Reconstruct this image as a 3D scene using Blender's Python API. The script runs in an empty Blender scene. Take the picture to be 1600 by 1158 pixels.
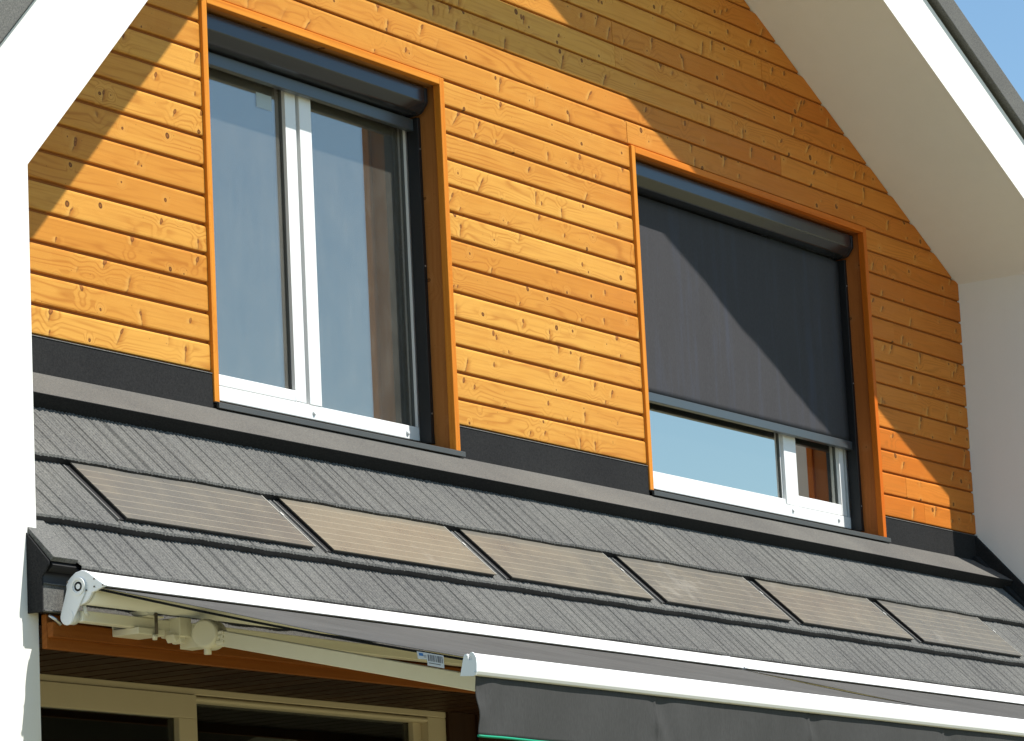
import bpy, math, random
from mathutils import Matrix, Vector
random.seed(7)
scene = bpy.context.scene
col = scene.collection
R = math.radians

# ------------------------------------------------------------------ helpers
class MB:
    """collects simple solids and links them as ONE mesh object"""
    def __init__(self):
        self.v = []; self.f = []; self.sm = []; self.bc = []
    def add(self, verts, faces, smooth=False, bc=None):
        o = len(self.v)
        self.v += [tuple(p) for p in verts]
        self.f += [tuple(i + o for i in q) for q in faces]
        self.sm += [smooth] * len(faces)
        self.bc += list(bc) if bc else [(p[0], p[2], 0.0) for p in verts]
    def box(self, x0, x1, y0, y1, z0, z1, axis=None, seed=0.0):
        vs = [(x, y, z) for x in (x0, x1) for y in (y0, y1) for z in (z0, z1)]
        fs = [(0, 1, 3, 2), (4, 6, 7, 5), (0, 4, 5, 1), (2, 3, 7, 6), (0, 2, 6, 4), (1, 5, 7, 3)]
        self.add(vs, fs, bc=wood_coords(vs, axis, seed))
    def prism(self, prof, a0, a1, axis='x', smooth=False, seed=0.0, wood=None, caps=True):
        """profile swept along an axis: x -> (y,z), y -> (x,z), z -> (x,y)"""
        def P(a, p):
            return {'x': (a, p[0], p[1]), 'y': (p[0], a, p[1]), 'z': (p[0], p[1], a)}[axis]
        n = len(prof)
        vs = [P(a0, p) for p in prof] + [P(a1, p) for p in prof]
        fs = [(i, (i + 1) % n, n + (i + 1) % n, n + i) for i in range(n)]
        self.add(vs, fs, smooth, wood_coords(vs, wood, seed))
        if caps:
            self.add(vs, [tuple(range(n - 1, -1, -1)), tuple(range(n, 2 * n))], False, wood_coords(vs, wood, seed))
    def tube(self, pts, r, n=12, smooth=True):
        pts = [Vector(p) for p in pts]
        rr = r if isinstance(r, (list, tuple)) else [r] * len(pts)
        rings = []
        for i, p in enumerate(pts):
            d = (pts[min(i + 1, len(pts) - 1)] - pts[max(i - 1, 0)]).normalized()
            a = d.cross(Vector((0, 0, 1)))
            if a.length < 1e-4: a = d.cross(Vector((0, 1, 0)))
            a.normalize(); b = d.cross(a)
            rings.append([p + (a * math.cos(t) + b * math.sin(t)) * rr[i]
                          for t in [2 * math.pi * k / n for k in range(n)]])
        vs = [q for ring in rings for q in ring]
        fs = [(i * n + k, i * n + (k + 1) % n, (i + 1) * n + (k + 1) % n, (i + 1) * n + k)
              for i in range(len(pts) - 1) for k in range(n)]
        self.add(vs, fs, smooth)
        self.add(vs, [tuple(range(n - 1, -1, -1)), tuple(range((len(pts) - 1) * n, len(pts) * n))])
    def build(self, name, m, parent=None, bevel=0.0, seg=2):
        me = bpy.data.meshes.new(name)
        me.from_pydata(self.v, [], self.f)
        me.validate()
        me.polygons.foreach_set('use_smooth', self.sm[:len(me.polygons)] if len(self.sm) >= len(me.polygons) else [False] * len(me.polygons))
        at = me.attributes.new('bc', 'FLOAT_VECTOR', 'POINT')
        at.data.foreach_set('vector', [c for b in self.bc for c in b])
        # consistent outward normals
        import bmesh
        bm = bmesh.new(); bm.from_mesh(me)
        bmesh.ops.remove_doubles(bm, verts=bm.verts, dist=1e-6)
        bmesh.ops.recalc_face_normals(bm, faces=bm.faces)
        bm.to_mesh(me); bm.free()
        me.materials.append(m)
        o = bpy.data.objects.new(name, me); col.objects.link(o)
        if parent: o.parent = parent
        if bevel:
            b = o.modifiers.new('bevel', 'BEVEL'); b.width = bevel; b.segments = seg
            b.limit_method = 'ANGLE'; b.angle_limit = R(40); b.harden_normals = False
        return o

def wood_coords(vs, axis, seed):
    if axis is None: return None
    if axis == 'x': return [(p[0] + seed * 1.37, p[2] + p[1] * .9, seed) for p in vs]
    if axis == 'y': return [(p[1] + seed * 1.37, p[0] + p[2] * .9, seed) for p in vs]
    return [(p[2] + seed * 1.37, p[0] + p[1] * .9, seed) for p in vs]

def empty(name, loc, label=None, cat=None, group=None):
    o = bpy.data.objects.new(name, None); col.objects.link(o)
    o.location = loc; o.empty_display_size = .2
    tag(o, label, cat, group); return o
def tag(o, label=None, cat=None, group=None, kind=None):
    if label: o['label'] = label
    if cat: o['category'] = cat
    if group: o['group'] = group
    if kind: o['kind'] = kind
def reparent_at(parts, root):
    """parts were built in world coordinates: keep them there under a root that has a location"""
    for p in parts: p.matrix_parent_inverse = Matrix.Translation(-root.location)

# ------------------------------------------------------------------ materials
class NT:
    def __init__(self, name):
        self.m = bpy.data.materials.new(name); self.m.use_nodes = True
        self.t = self.m.node_tree; self.t.nodes.clear()
        self.out = self.t.nodes.new('ShaderNodeOutputMaterial')
    def n(self, typ, ins=None, **kw):
        nd = self.t.nodes.new(typ)
        for k, v in kw.items(): setattr(nd, k, v)
        for k, v in (ins or {}).items(): self.set(nd.inputs[k], v)
        return nd
    def set(self, sock, v):
        if isinstance(v, bpy.types.NodeSocket): self.t.links.new(v, sock)
        elif isinstance(v, bpy.types.Node): self.t.links.new(v.outputs[0], sock)
        else:
            if sock.type == 'RGBA' and len(v) == 3: v = (*v, 1)
            sock.default_value = v
    def math(self, op, a, b=0.0, c=None, clamp=False):
        nd = self.n('ShaderNodeMath', operation=op, use_clamp=clamp)
        self.set(nd.inputs[0], a); self.set(nd.inputs[1], b)
        if c is not None: self.set(nd.inputs[2], c)
        return nd.outputs[0]
    def ramp(self, x, a, b, lo=0.0, hi=1.0):
        nd = self.n('ShaderNodeMapRange', interpolation_type='SMOOTHSTEP')
        for i, v in enumerate((x, a, b, lo, hi)): self.set(nd.inputs[i], v)
        return nd.outputs[0]
    def mix(self, f, a, b, mode='MIX'):
        nd = self.n('ShaderNodeMix', data_type='RGBA', blend_type=mode)
        self.set(nd.inputs[0], f); self.set(nd.inputs[6], a); self.set(nd.inputs[7], b)
        return nd.outputs[2]
    def xyz(self, x, y, z):
        nd = self.n('ShaderNodeCombineXYZ'); 
        for i, v in enumerate((x, y, z)): self.set(nd.inputs[i], v)
        return nd.outputs[0]
    def noise(self, vec, scale, detail=2.0, rough=.5, dims='3D'):
        nd = self.n('ShaderNodeTexNoise', noise_dimensions=dims)
        self.set(nd.inputs['Vector'], vec); nd.inputs['Scale'].default_value = scale
        nd.inputs['Detail'].default_value = detail; nd.inputs['Roughness'].default_value = rough
        return nd.outputs[0]
    def pos(self):
        return self.n('ShaderNodeNewGeometry').outputs['Position']
    def principled(self, color, rough=.5, spec=.5, metal=0.0, normal=None, **kw):
        p = self.n('ShaderNodeBsdfPrincipled')
        self.set(p.inputs['Base Color'], color); self.set(p.inputs['Roughness'], rough)
        p.inputs['Specular IOR Level'].default_value = spec; p.inputs['Metallic'].default_value = metal
        if normal is not None: self.set(p.inputs['Normal'], normal)
        for k, v in kw.items(): self.set(p.inputs[k], v)
        self.t.links.new(p.outputs[0], self.out.inputs[0]); return p
    def bump(self, h, strength=.3, dist=.002):
        nd = self.n('ShaderNodeBump'); self.set(nd.inputs['Height'], h)
        nd.inputs['Strength'].default_value = strength; nd.inputs['Distance'].default_value = dist
        return nd.outputs[0]

def wood(name, light, deep, knots=1.0, rough=.5, spec=.10, ring=.45):
    t = NT(name)
    a = t.n('ShaderNodeAttribute', attribute_name='bc', attribute_type='GEOMETRY')
    s = t.n('ShaderNodeSeparateXYZ', {0: a.outputs['Vector']})
    u, v, w = s.outputs
    wr = t.n('ShaderNodeTexWhiteNoise', noise_dimensions='1D'); t.set(wr.inputs['W'], w)
    rnd = wr.outputs['Value']
    w13 = t.math('MULTIPLY', w, 13.7)
    n1 = t.noise(t.xyz(t.math('MULTIPLY', u, .8), t.math('MULTIPLY', v, 7.0), w13), 1.0, 2.0)
    n2 = t.noise(t.xyz(t.math('MULTIPLY', u, 3.0), t.math('MULTIPLY', v, 30.0), w13), 1.0, 3.0, .6)
    wob = t.noise(t.xyz(t.math('MULTIPLY', u, 14.0), t.math('MULTIPLY', v, 14.0), w13), 1.0, 2.0)
    wobc = t.math('MULTIPLY_ADD', wob, .012, -.006)
    # round knots
    K = 5.0
    vor = t.n('ShaderNodeTexVoronoi', voronoi_dimensions='2D', feature='F1')
    uu = t.math('ADD', u, wobc); vv = t.math('ADD', v, wobc)
    t.set(vor.inputs['Vector'], t.xyz(t.math('MULTIPLY', uu, K), t.math('MULTIPLY_ADD', vv, K, t.math('MULTIPLY', w, 17.31)), 0.0))
    vor.inputs['Scale'].default_value = 1.0
    d = t.math('DIVIDE', vor.outputs['Distance'], K)
    kr = t.n('ShaderNodeSeparateColor', {0: vor.outputs['Color']}).outputs[0]
    kg = t.n('ShaderNodeSeparateColor', {0: vor.outputs['Color']}).outputs[1]
    kon = t.ramp(kg, .20, .28)
    rad = t.math('MULTIPLY_ADD', t.math('POWER', kr, 2.2), .0105, .0034)
    core = t.math('MULTIPLY', t.ramp(d, t.math('MULTIPLY', rad, 1.25), t.math('MULTIPLY', rad, .75)), kon)
    edge = t.math('MULTIPLY', t.ramp(d, t.math('MULTIPLY', rad, .3), t.math('MULTIPLY', rad, .85)), core)
    halo = t.math('MULTIPLY', t.ramp(d, .042, .0), kon)
    # branch whorls: long marks across the board, pale on one flank and dark on the other
    lean = t.math('MULTIPLY_ADD', t.noise(t.xyz(t.math('MULTIPLY', u, 1.3), w13, 0.0), 1.0, 1.0), 2.4, -1.55)
    wob2 = t.noise(t.xyz(t.math('MULTIPLY', u, 9.0), t.math('MULTIPLY', v, 45.0), w13), 1.0, 2.0)
    us = t.math('MULTIPLY_ADD', v, lean, t.math('MULTIPLY_ADD', wob2, .012, u))
    def whorl(freq, seedk, seedo):
        q = t.n('ShaderNodeTexVoronoi', voronoi_dimensions='1D', feature='F1')
        wc = t.math('MULTIPLY_ADD', us, freq, t.math('MULTIPLY_ADD', w, seedk, seedo))
        t.set(q.inputs['W'], wc); q.inputs['Scale'].default_value = 1.0
        sg = t.math('DIVIDE', t.math('SUBTRACT', wc, q.outputs['W']), freq)      # signed distance in metres
        c = t.n('ShaderNodeSeparateColor', {0: q.outputs['Color']}).outputs
        vc = t.math('MULTIPLY_ADD', c[0], .09, .012)
        dv = t.math('ABSOLUTE', t.math('SUBTRACT', v, vc))
        ln = t.math('MULTIPLY_ADD', t.math('POWER', c[1], 1.6), .046, .010)
        env = t.math('MULTIPLY', t.ramp(dv, ln, t.math('MULTIPLY', ln, .35)), t.ramp(c[2], .30, .42))
        head = t.ramp(t.math('ABSOLUTE', t.math('SUBTRACT', v, t.math('MULTIPLY_ADD', ln, .45, vc))), .018, .004)
        cw = t.math('ADD', t.math('MULTIPLY_ADD', c[1], .0035, .0032), t.math('MULTIPLY', head, t.math('MULTIPLY_ADD', c[0], .0055, .0020)))
        core_ = t.math('MULTIPLY', t.ramp(t.math('ABSOLUTE', sg), cw, t.math('MULTIPLY', cw, .35)), t.ramp(dv, t.math('MULTIPLY', ln, .95), t.math('MULTIPLY', ln, .45)))
        dk = t.math('MULTIPLY', t.math('MULTIPLY', core_, t.ramp(c[2], .30, .42)), t.ramp(wob2, .26, .46))
        lf = t.math('MULTIPLY', env, t.math('MULTIPLY', t.ramp(sg, -.034, -.006), t.ramp(sg, .008, -.007)))
        rt = t.math('MULTIPLY', env, t.math('MULTIPLY', t.ramp(sg, .044, .004), t.ramp(sg, -.006, .007)))
        wd = t.math('MULTIPLY', t.ramp(t.math('ABSOLUTE', sg), .06, .0), t.ramp(c[2], .30, .42))
        vh = t.math('SUBTRACT', v, t.math('MULTIPLY_ADD', ln, .40, vc))
        dh = t.math('SQRT', t.math('ADD', t.math('MULTIPLY', sg, sg), t.math('MULTIPLY', t.math('MULTIPLY', vh, vh), .55)))
        rb = t.math('MULTIPLY_ADD', c[0], .0075, .0042)
        gate = t.ramp(c[2], .36, .44)
        bl = t.math('MULTIPLY', t.ramp(dh, t.math('MULTIPLY', rb, 1.2), t.math('MULTIPLY', rb, .75)), gate)
        rm = t.math('MULTIPLY', bl, t.ramp(dh, t.math('MULTIPLY', rb, .35), t.math('MULTIPLY', rb, .9)))
        return dk, lf, rt, wd, bl, rm
    a1 = whorl(2.6, 7.77, 3.3); a2 = whorl(1.9, 5.31, 11.9)
    spike = t.math('MAXIMUM', a1[0], a2[0]); glow = t.math('MAXIMUM', a1[1], a2[1])
    blob = t.math('MAXIMUM', a1[4], a2[4]); brim = t.math('MAXIMUM', a1[5], a2[5]); flank = t.math('MAXIMUM', a1[2], a2[2]); wide = t.math('MAXIMUM', a1[3], a2[3])
    # growth rings
    ph = t.math('MULTIPLY_ADD', v, 30.0, t.math('MULTIPLY', n1, 12.0))
    ph = t.math('ADD', ph, t.math('MULTIPLY', halo, 2.6))
    ph = t.math('ADD', ph, t.math('MULTIPLY', wide, 1.2))
    sn = t.math('SINE', t.math('MULTIPLY', ph, 6.2832))
    rings = t.math('POWER', t.math('MULTIPLY_ADD', sn, .5, .5), 3.5)
    fade = t.ramp(t.noise(t.xyz(t.math('MULTIPLY', u, 1.6), t.math('MULTIPLY', v, 9.0), t.math('ADD', w13, 5.0)), 1.0, 2.0), .38, .66)
    rings = t.math('MULTIPLY', rings, t.math('MULTIPLY_ADD', fade, .85, .15))
    streak = t.noise(t.xyz(t.math('MULTIPLY', u, 2.2), t.math('MULTIPLY', v, 85.0), w13), 1.0, 3.0, .6)
    cloud = t.noise(t.xyz(t.math('MULTIPLY', u, 2.4), t.math('MULTIPLY', v, 11.0), t.math('ADD', w13, 2.0)), 1.0, 3.0, .6)
    tone = t.math('ADD', t.math('MULTIPLY', t.math('POWER', rnd, 1.5), .95), t.math('MULTIPLY', cloud, .75))
    base = t.mix(t.ramp(tone, .22, 1.15), light, deep)
    # the stain is redder and deeper on the boards towards the right-hand wall
    gx = t.n('ShaderNodeSeparateXYZ', {0: t.pos()}).outputs[0]
    rf = t.math('ADD', gx, t.math('MULTIPLY_ADD', rnd, .5, -.25))
    base = t.mix(t.ramp(rf, 2.4, 5.2), base, t.mix(1.0, base, (.93, .62, .46), 'MULTIPLY'))
    dark = tuple(c * k for c, k in zip(deep, (.66, .50, .40)))
    colr = t.mix(t.math('MULTIPLY', rings, t.math('MULTIPLY_ADD', n2, ring, ring * .25)), base, dark)
    colr = t.mix(t.math('MULTIPLY', t.ramp(streak, .42, .85), .42), colr, dark)
    if knots:
        pale = tuple(min(1, c * k) for c, k in zip(light, (1.10, 1.20, 1.6)))
        colr = t.mix(t.math('MULTIPLY', t.math('MAXIMUM', t.math('MULTIPLY', halo, .18), t.math('MULTIPLY', glow, .42)), knots), colr, pale)
        colr = t.mix(t.math('MULTIPLY', flank, .6 * knots), colr, dark)
        colr = t.mix(t.math('MULTIPLY', spike, .55 * knots), colr, (.13, .046, .013))
        colr = t.mix(t.math('MULTIPLY', blob, .8 * knots), colr, (.27, .095, .022))
        colr = t.mix(t.math('MULTIPLY', brim, .7 * knots), colr, (.085, .028, .008))
        colr = t.mix(t.math('MULTIPLY', core, .9 * knots), colr, (.20, .068, .015))
        colr = t.mix(t.math('MULTIPLY', edge, .85 * knots), colr, (.055, .018, .006))
        # pin knots and nail specks
        pk = t.n('ShaderNodeTexVoronoi', voronoi_dimensions='2D', feature='F1')
        t.set(pk.inputs['Vector'], t.xyz(t.math('MULTIPLY', u, 9.0), t.math('MULTIPLY_ADD', v, 9.0, t.math('MULTIPLY', w, 3.9)), 0.0)); pk.inputs['Scale'].default_value = 1.0
        pc = t.n('ShaderNodeSeparateColor', {0: pk.outputs['Color']}).outputs[0]
        pin = t.math('MULTIPLY', t.ramp(pk.outputs['Distance'], .024, .012), t.ramp(pc, .62, .66))
        colr = t.mix(t.math('MULTIPLY', pin, .7 * knots), colr, (.10, .036, .010))
    h = t.math('ADD', t.math('MULTIPLY', rings, -.06), t.math('MULTIPLY', glow, .40))
    h = t.math('ADD', h, t.math('MULTIPLY', spike, -.4))
    h = t.math('ADD', h, t.math('ADD', t.math('MULTIPLY', n2, .3), t.math('MULTIPLY', cloud, .9)))
    t.principled(colr, t.math('MULTIPLY_ADD', n2, .25, rough - .1), spec, normal=t.bump(h, .28, .0028))
    return t.m

def granule(name, c, spread=.5, rough=.85, scale=1.0, bump=.5):
    t = NT(name); p = t.pos()
    f = t.noise(p, 330 * scale, 2.0, .6); g = t.noise(p, 120 * scale, 2.0); b = t.noise(p, 2.2, 3.0)
    k = t.math('ADD', t.math('MULTIPLY', t.math('SUBTRACT', f, .5), 2.2 * spread), t.math('MULTIPLY', t.math('SUBTRACT', g, .5), 1.3 * spread))
    k = t.math('ADD', t.math('ADD', k, t.math('MULTIPLY', t.math('SUBTRACT', b, .5), .55)), 1.0)
    colr = t.mix(1.0, c, t.xyz(k, k, t.math('MULTIPLY_ADD', k, .9, .1)), 'MULTIPLY')
    t.principled(colr, rough, .08, normal=t.bump(f, bump, .0015))
    return t.m

def plain(name, c, rough=.4, spec=.5, metal=0.0, var=.06, vscale=6.0, bump=0.0, bscale=300.0):
    t = NT(name); p = t.pos()
    b = t.noise(p, vscale, 4.0, .6)
    k = t.math('MULTIPLY_ADD', t.math('SUBTRACT', b, .5), 2 * var, 1.0)
    colr = t.mix(1.0, c, t.xyz(k, k, k), 'MULTIPLY')
    nrm = t.bump(t.noise(p, bscale, 2.0), bump, .001) if bump else None
    t.principled(colr, t.math('MULTIPLY_ADD', b, .15, rough - .07), spec, metal, normal=nrm)
    return t.m

def stucco(name, c):
    t = NT(name); p = t.pos()
    big = t.noise(p, 1.3, 4.0, .65); fine = t.noise(p, 240, 3.0, .6); mid = t.noise(p, 22, 3.0)
    # faint runs and scuffs
    s = t.n('ShaderNodeSeparateXYZ', {0: p}).outputs
    run = t.noise(t.xyz(t.math('MULTIPLY', s[0], 9.0), t.math('MULTIPLY', s[1], 9.0), t.math('MULTIPLY', s[2], .7)), 1.0, 3.0, .6)
    k = t.math('ADD', t.math('MULTIPLY', t.math('SUBTRACT', big, .5), .10), t.math('MULTIPLY', t.math('SUBTRACT', run, .5), .05))
    k = t.math('ADD', t.math('ADD', k, t.math('MULTIPLY', t.math('SUBTRACT', fine, .5), .06)), 1.0)
    sc = t.ramp(t.noise(t.xyz(t.math('MULTIPLY', s[0], 5.0), t.math('MULTIPLY', s[1], 2.2), t.math('MULTIPLY', s[2], 12.0)), 1.0, 3.0, .7), .70, .78)
    colr = t.mix(1.0, c, t.xyz(k, k, k), 'MULTIPLY')
    colr = t.mix(t.math('MULTIPLY', sc, .25), colr, (.42, .41, .38))
    t.principled(colr, .85, .15, normal=t.bump(t.math('ADD', fine, t.math('MULTIPLY', mid, .6)), .25, .0015))
    return t.m

def fabric(name, c, rough=.9, streak=.2, streak_col=None, sheen=.0, axis=0):
    t = NT(name); p = t.pos()
    s = t.n('ShaderNodeSeparateXYZ', {0: p}).outputs
    wv = t.math('MULTIPLY', t.math('SINE', t.math('MULTIPLY', s[0], 2100.0)), t.math('SINE', t.math('MULTIPLY', s[2], 2100.0)))
    st = t.noise(t.xyz(t.math('MULTIPLY', s[0], 16.0), t.math('MULTIPLY', s[1], 2.0), t.math('MULTIPLY', s[2], 1.6)), 1.0, 3.0, .6)
    fine = t.noise(t.xyz(t.math('MULTIPLY', s[0], 420.0), t.math('MULTIPLY', s[1], 60.0), t.math('MULTIPLY', s[2], 60.0)), 1.0, 2.0)
    big = t.noise(p, 3.0, 3.0)
    k = t.math('ADD', t.math('MULTIPLY', t.math('SUBTRACT', fine, .5), .5), t.math('MULTIPLY', t.math('SUBTRACT', big, .5), streak))
    k = t.math('ADD', t.math('ADD', k, t.math('MULTIPLY', t.math('SUBTRACT', st, .5), streak)), 1.0)
    colr = t.mix(1.0, c, t.xyz(k, k, k), 'MULTIPLY')
    if streak_col: colr = t.mix(t.math('MULTIPLY', t.ramp(st, .5, .8), .45), colr, streak_col)
    t.principled(colr, rough, .05, normal=t.bump(wv, .12, .0006), **{'Sheen Weight': sheen})
    return t.m

def glass(name, refl, tint, dust, ior=1.75, rough=.0, trans=.75):
    t = NT(name); p = t.pos()
    s = t.n('ShaderNodeSeparateXYZ', {0: p}).outputs
    # slow waviness of the pane
    wv = t.noise(t.xyz(t.math('MULTIPLY', s[0], 1.1), s[1], t.math('MULTIPLY', s[2], .7)), 1.6, 1.0)
    nrm = t.bump(wv, .03, .02)
    fr = t.n('ShaderNodeFresnel', {'IOR': ior}).outputs[0]
    fac = t.math('MULTIPLY_ADD', fr, .5, refl, clamp=True)
    tr = t.n('ShaderNodeBsdfTransparent'); tr.inputs[0].default_value = (trans, trans, trans * .98, 1)
    gl = t.n('ShaderNodeBsdfGlossy'); gl.inputs['Color'].default_value = (*tint, 1); gl.inputs['Roughness'].default_value = rough
    m1 = t.n('ShaderNodeMixShader'); t.set(m1.inputs[0], fac); t.set(m1.inputs[1], tr); t.set(m1.inputs[2], gl)
    du = t.n('ShaderNodeBsdfDiffuse'); du.inputs[0].default_value = (.62, .62, .56, 1)
    vs = t.noise(t.xyz(t.math('MULTIPLY', s[0], 26.0), s[1], t.math('MULTIPLY', s[2], 3.0)), 1.0, 4.0, .65)
    bl = t.noise(p, 5.0, 4.0, .6); sp = t.noise(p, 90.0, 2.0, .6)
    sm = t.math('MULTIPLY', t.ramp(vs, .52, .85), t.ramp(bl, .45, .75))
    df = t.math('MULTIPLY', t.math('ADD', t.math('ADD', t.math('MULTIPLY', bl, .5), t.math('MULTIPLY', vs, .35)), t.math('ADD', t.math('MULTIPLY', sm, .5), t.math('MULTIPLY', t.ramp(sp, .60, .75), .35))), dust)
    m2 = t.n('ShaderNodeMixShader'); t.set(m2.inputs[0], df); t.set(m2.inputs[1], m1); t.set(m2.inputs[2], du)
    t.t.links.new(m2.outputs[0], t.out.inputs[0])
    return t.m

def solar_mat(name):
    t = NT(name)
    tc = t.n('ShaderNodeAttribute', attribute_name='bc', attribute_type='GEOMETRY')
    s = t.n('ShaderNodeSeparateXYZ', {0: tc.outputs['Vector']}).outputs   # u along, v down the slope (m)
    oinf = t.n('ShaderNodeObjectInfo'); oi = oinf.outputs['Random']
    tone = t.n('ShaderNodeSeparateColor', {0: oinf.outputs['Color']}).outputs[0]
    # six bus bars
    fr = t.math('FRACT', t.math('DIVIDE', t.math('ADD', s[1], .004), .0445))
    line = t.ramp(t.math('ABSOLUTE', t.math('SUBTRACT', fr, .5)), .475, .49)
    cut = t.ramp(t.math('ABSOLUTE', t.math('SUBTRACT', t.math('FRACT', t.math('DIVIDE', s[0], .125)), .5)), .495, .4999)
    vec = t.xyz(s[0], s[1], t.math('MULTIPLY', oi, 31.0))
    cell = t.noise(vec, 7.0, 3.0, .6); fine = t.noise(vec, 160.0, 2.0)
    c = t.mix(t.ramp(t.math('ADD', t.math('MULTIPLY', tone, .8), t.math('MULTIPLY', t.math('SUBTRACT', cell, .5), .9)), .0, 1.0), (.112, .107, .097), (.180, .157, .118))  # tan base colour has the sun glare off the cells painted in
    k = t.math('MULTIPLY_ADD', t.math('SUBTRACT', fine, .5), .35, 1.0)
    c = t.mix(1.0, c, t.xyz(k, k, k), 'MULTIPLY')
    c = t.mix(t.math('MULTIPLY', cut, .35), c, (.10, .09, .075))
    c = t.mix(t.math('MULTIPLY', line, .9), c, (.40, .355, .27))
    dirt = t.ramp(t.noise(vec, 2.6, 4.0, .7), .56, .72)
    c = t.mix(t.math('MULTIPLY', dirt, .35), c, (.30, .28, .24))
    bw = t.noise(vec, 1.5, 2.0)
    t.principled(c, t.math('MULTIPLY_ADD', cell, .18, .22), .28, normal=t.bump(bw, .05, .01))
    return t.m

PINE = wood('stained_pine', (.635, .328, .066), (.535, .225, .036), ring=.7)
TRIMW = wood('stained_trim', (.66, .26, .032), (.58, .19, .018), knots=0.0, ring=.3)
JAMB = wood('stained_jamb', (.46, .21, .065), (.36, .14, .035), knots=1.0)
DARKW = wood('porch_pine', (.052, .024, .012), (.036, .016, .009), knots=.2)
BEAMW = wood('beam_pine', (.32, .105, .022), (.25, .078, .014), knots=.3)
WHITE = stucco('white_render', (.79, .785, .755))
TILE = granule('stone_coated_tile', (.127, .126, .119), .85)
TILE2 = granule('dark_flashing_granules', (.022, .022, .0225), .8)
APRON = granule('apron_granules', (.105, .101, .093), .6)
BLACKG = granule('verge_granules', (.026, .026, .027), .7)
VINYL = plain('white_frame', (.75, .76, .755), .35, .4, var=.02)
ALU = plain('white_powder_coat', (.70, .70, .685), .42, .4, var=.03)
WARMSHADE = plain('warm_shaded_white_coat', (.88, .855, .75), .45, .35, var=.04)  # white awning metal with the warm tone of its shade painted in
PLAST = plain('white_plastic', (.76, .78, .80), .4, .4, var=.03)
ANTH = plain('anthracite_metal', (.018, .020, .023), .2, .6, var=.1)
SILLM = plain('anthracite_sill', (.060, .062, .060), .5, .4, var=.12)
BLACK = plain('black_metal', (.012, .012, .013), .45, .4, var=.1)
RUBBER = plain('grey_gasket', (.10, .105, .10), .7, .2, var=.1)
STEEL = plain('zinc_steel', (.55, .56, .58), .3, .5, .9, var=.08)
SCREEN = fabric('screen_weave', (.057, .056, .060), .85, .14, (.060, .068, .094))
AWNF = fabric('awning_cloth', (.082, .081, .078), .9, .55)
VALF = fabric('valance_cloth', (.058, .058, .057), .9, .18)
HEM = fabric('hem_cloth', (.012, .012, .012), .9)
GREEN = plain('green_piping', (.005, .27, .15), .6, .3, var=.1)
DULL = plain('dull_bolt', (.12, .10, .08), .5, .5, .3)
PAPER = plain('white_label', (.55, .57, .60), .6, .2, var=.02)
ROOM = plain('room_plaster', (.30, .29, .27), .9, .1, var=.04)
ROOMD = plain('dark_room', (.07, .068, .062), .9, .1, var=.1)
DOORF = plain('cream_door_frame', (.62, .53, .39), .45, .35, var=.04)
GLASS1 = glass('dusty_glass', .22, (.88, .83, .77), .16)
GLASS2 = glass('clear_glass', .56, (1.0, .96, .87), .02)
GLASS3 = glass('porch_glass', .02, (.8, .85, .9), .01, trans=.5)
CELLS = solar_mat('solar_cells')

# ------------------------------------------------------------------ the house
house = empty('house', (0, 0, -4.34),
              'modern gabled house clad in orange pine boards inside a white rendered frame', 'house')
H = []
def hp(mb, name, m, bevel=0.0, parent=None, **kw):
    o = mb.build(name, m, parent or house, bevel)
    if parent is None: H.append(o)
    return o

XL, XR, YF = -1.9194, 6.8945, -.69          # piers' inner faces and the frame's front plane
def left_low(x): return .3757 + 1.068 * (x - XL)
def right_low(x): return 1.417 - .4996 * (x - XR)
RX = 1.5537; RZ = left_low(RX)              # inner ridge
OX = 1.443; OZ = .9769 + 1.068 * (OX + 1.8605)
LT = .9769 + 1.068 * (-1.8605 * -1 + 0) if False else None
def left_up(x): return .9769 + 1.068 * (x + 1.8605)
def right_up(x): return OZ - .4996 * (x - OX)

m = MB(); m.prism([(-2.40, -4.34), (XL, -4.34), (XL, left_low(XL)), (-2.40, left_low(-2.40))], YF, 8.0, 'y')
o = hp(m, 'side_wall', WHITE); o['label'] = 'sunlit white rendered wall end left of the boards'
m = MB(); m.prism([(XR, -4.34), (7.40, -4.34), (7.40, right_low(7.40)), (XR, right_low(XR))], YF, 8.0, 'y')
o = hp(m, 'side_wall', WHITE); o['label'] = 'shaded white rendered wall right of the boards'
m = MB(); m.prism([(-2.75, left_low(-2.75)), (RX, RZ), (OX, OZ), (-2.75, left_up(-2.75))], YF, 8.0, 'y')
rl = hp(m, 'roof_slab', WHITE)
m = MB(); m.prism([(RX, RZ), (7.9, right_low(7.9)), (7.9, right_up(7.9)), (OX, OZ)], YF, 8.0, 'y')
rr = hp(m, 'roof_slab', WHITE)
# roof covering on the slabs: a dark joint, then the granulated verge
def cover(fn, x0, x1, parent):
    g = MB(); g.prism([(x0, fn(x0)), (x1, fn(x1)), (x1, fn(x1) + .03), (x0, fn(x0) + .03)], YF + .02, 8.0, 'y')
    g.build('roof_joint', BLACK, parent)
    n = 7 if x1 < 2 else 2
    for i in range(n):
        c = MB(); a = x0 + (x1 - x0) * i / n + .003; b = x0 + (x1 - x0) * (i + 1) / n - .003
        c.prism([(a, fn(a) + .03), (b, fn(b) + .03), (b, fn(b) + .185), (a, fn(a) + .185)], YF - .035, 8.0, 'y')
        c.build('verge_tile', TILE, parent, .006)
cover(left_up, -2.75, OX, rl); cover(right_up, OX, 7.9, rr)
m = MB(); m.box(.30, 3.95, YF + .004, YF + .094, 3.03, 3.11)
hp(m, 'tie_beam', WHITE)

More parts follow.
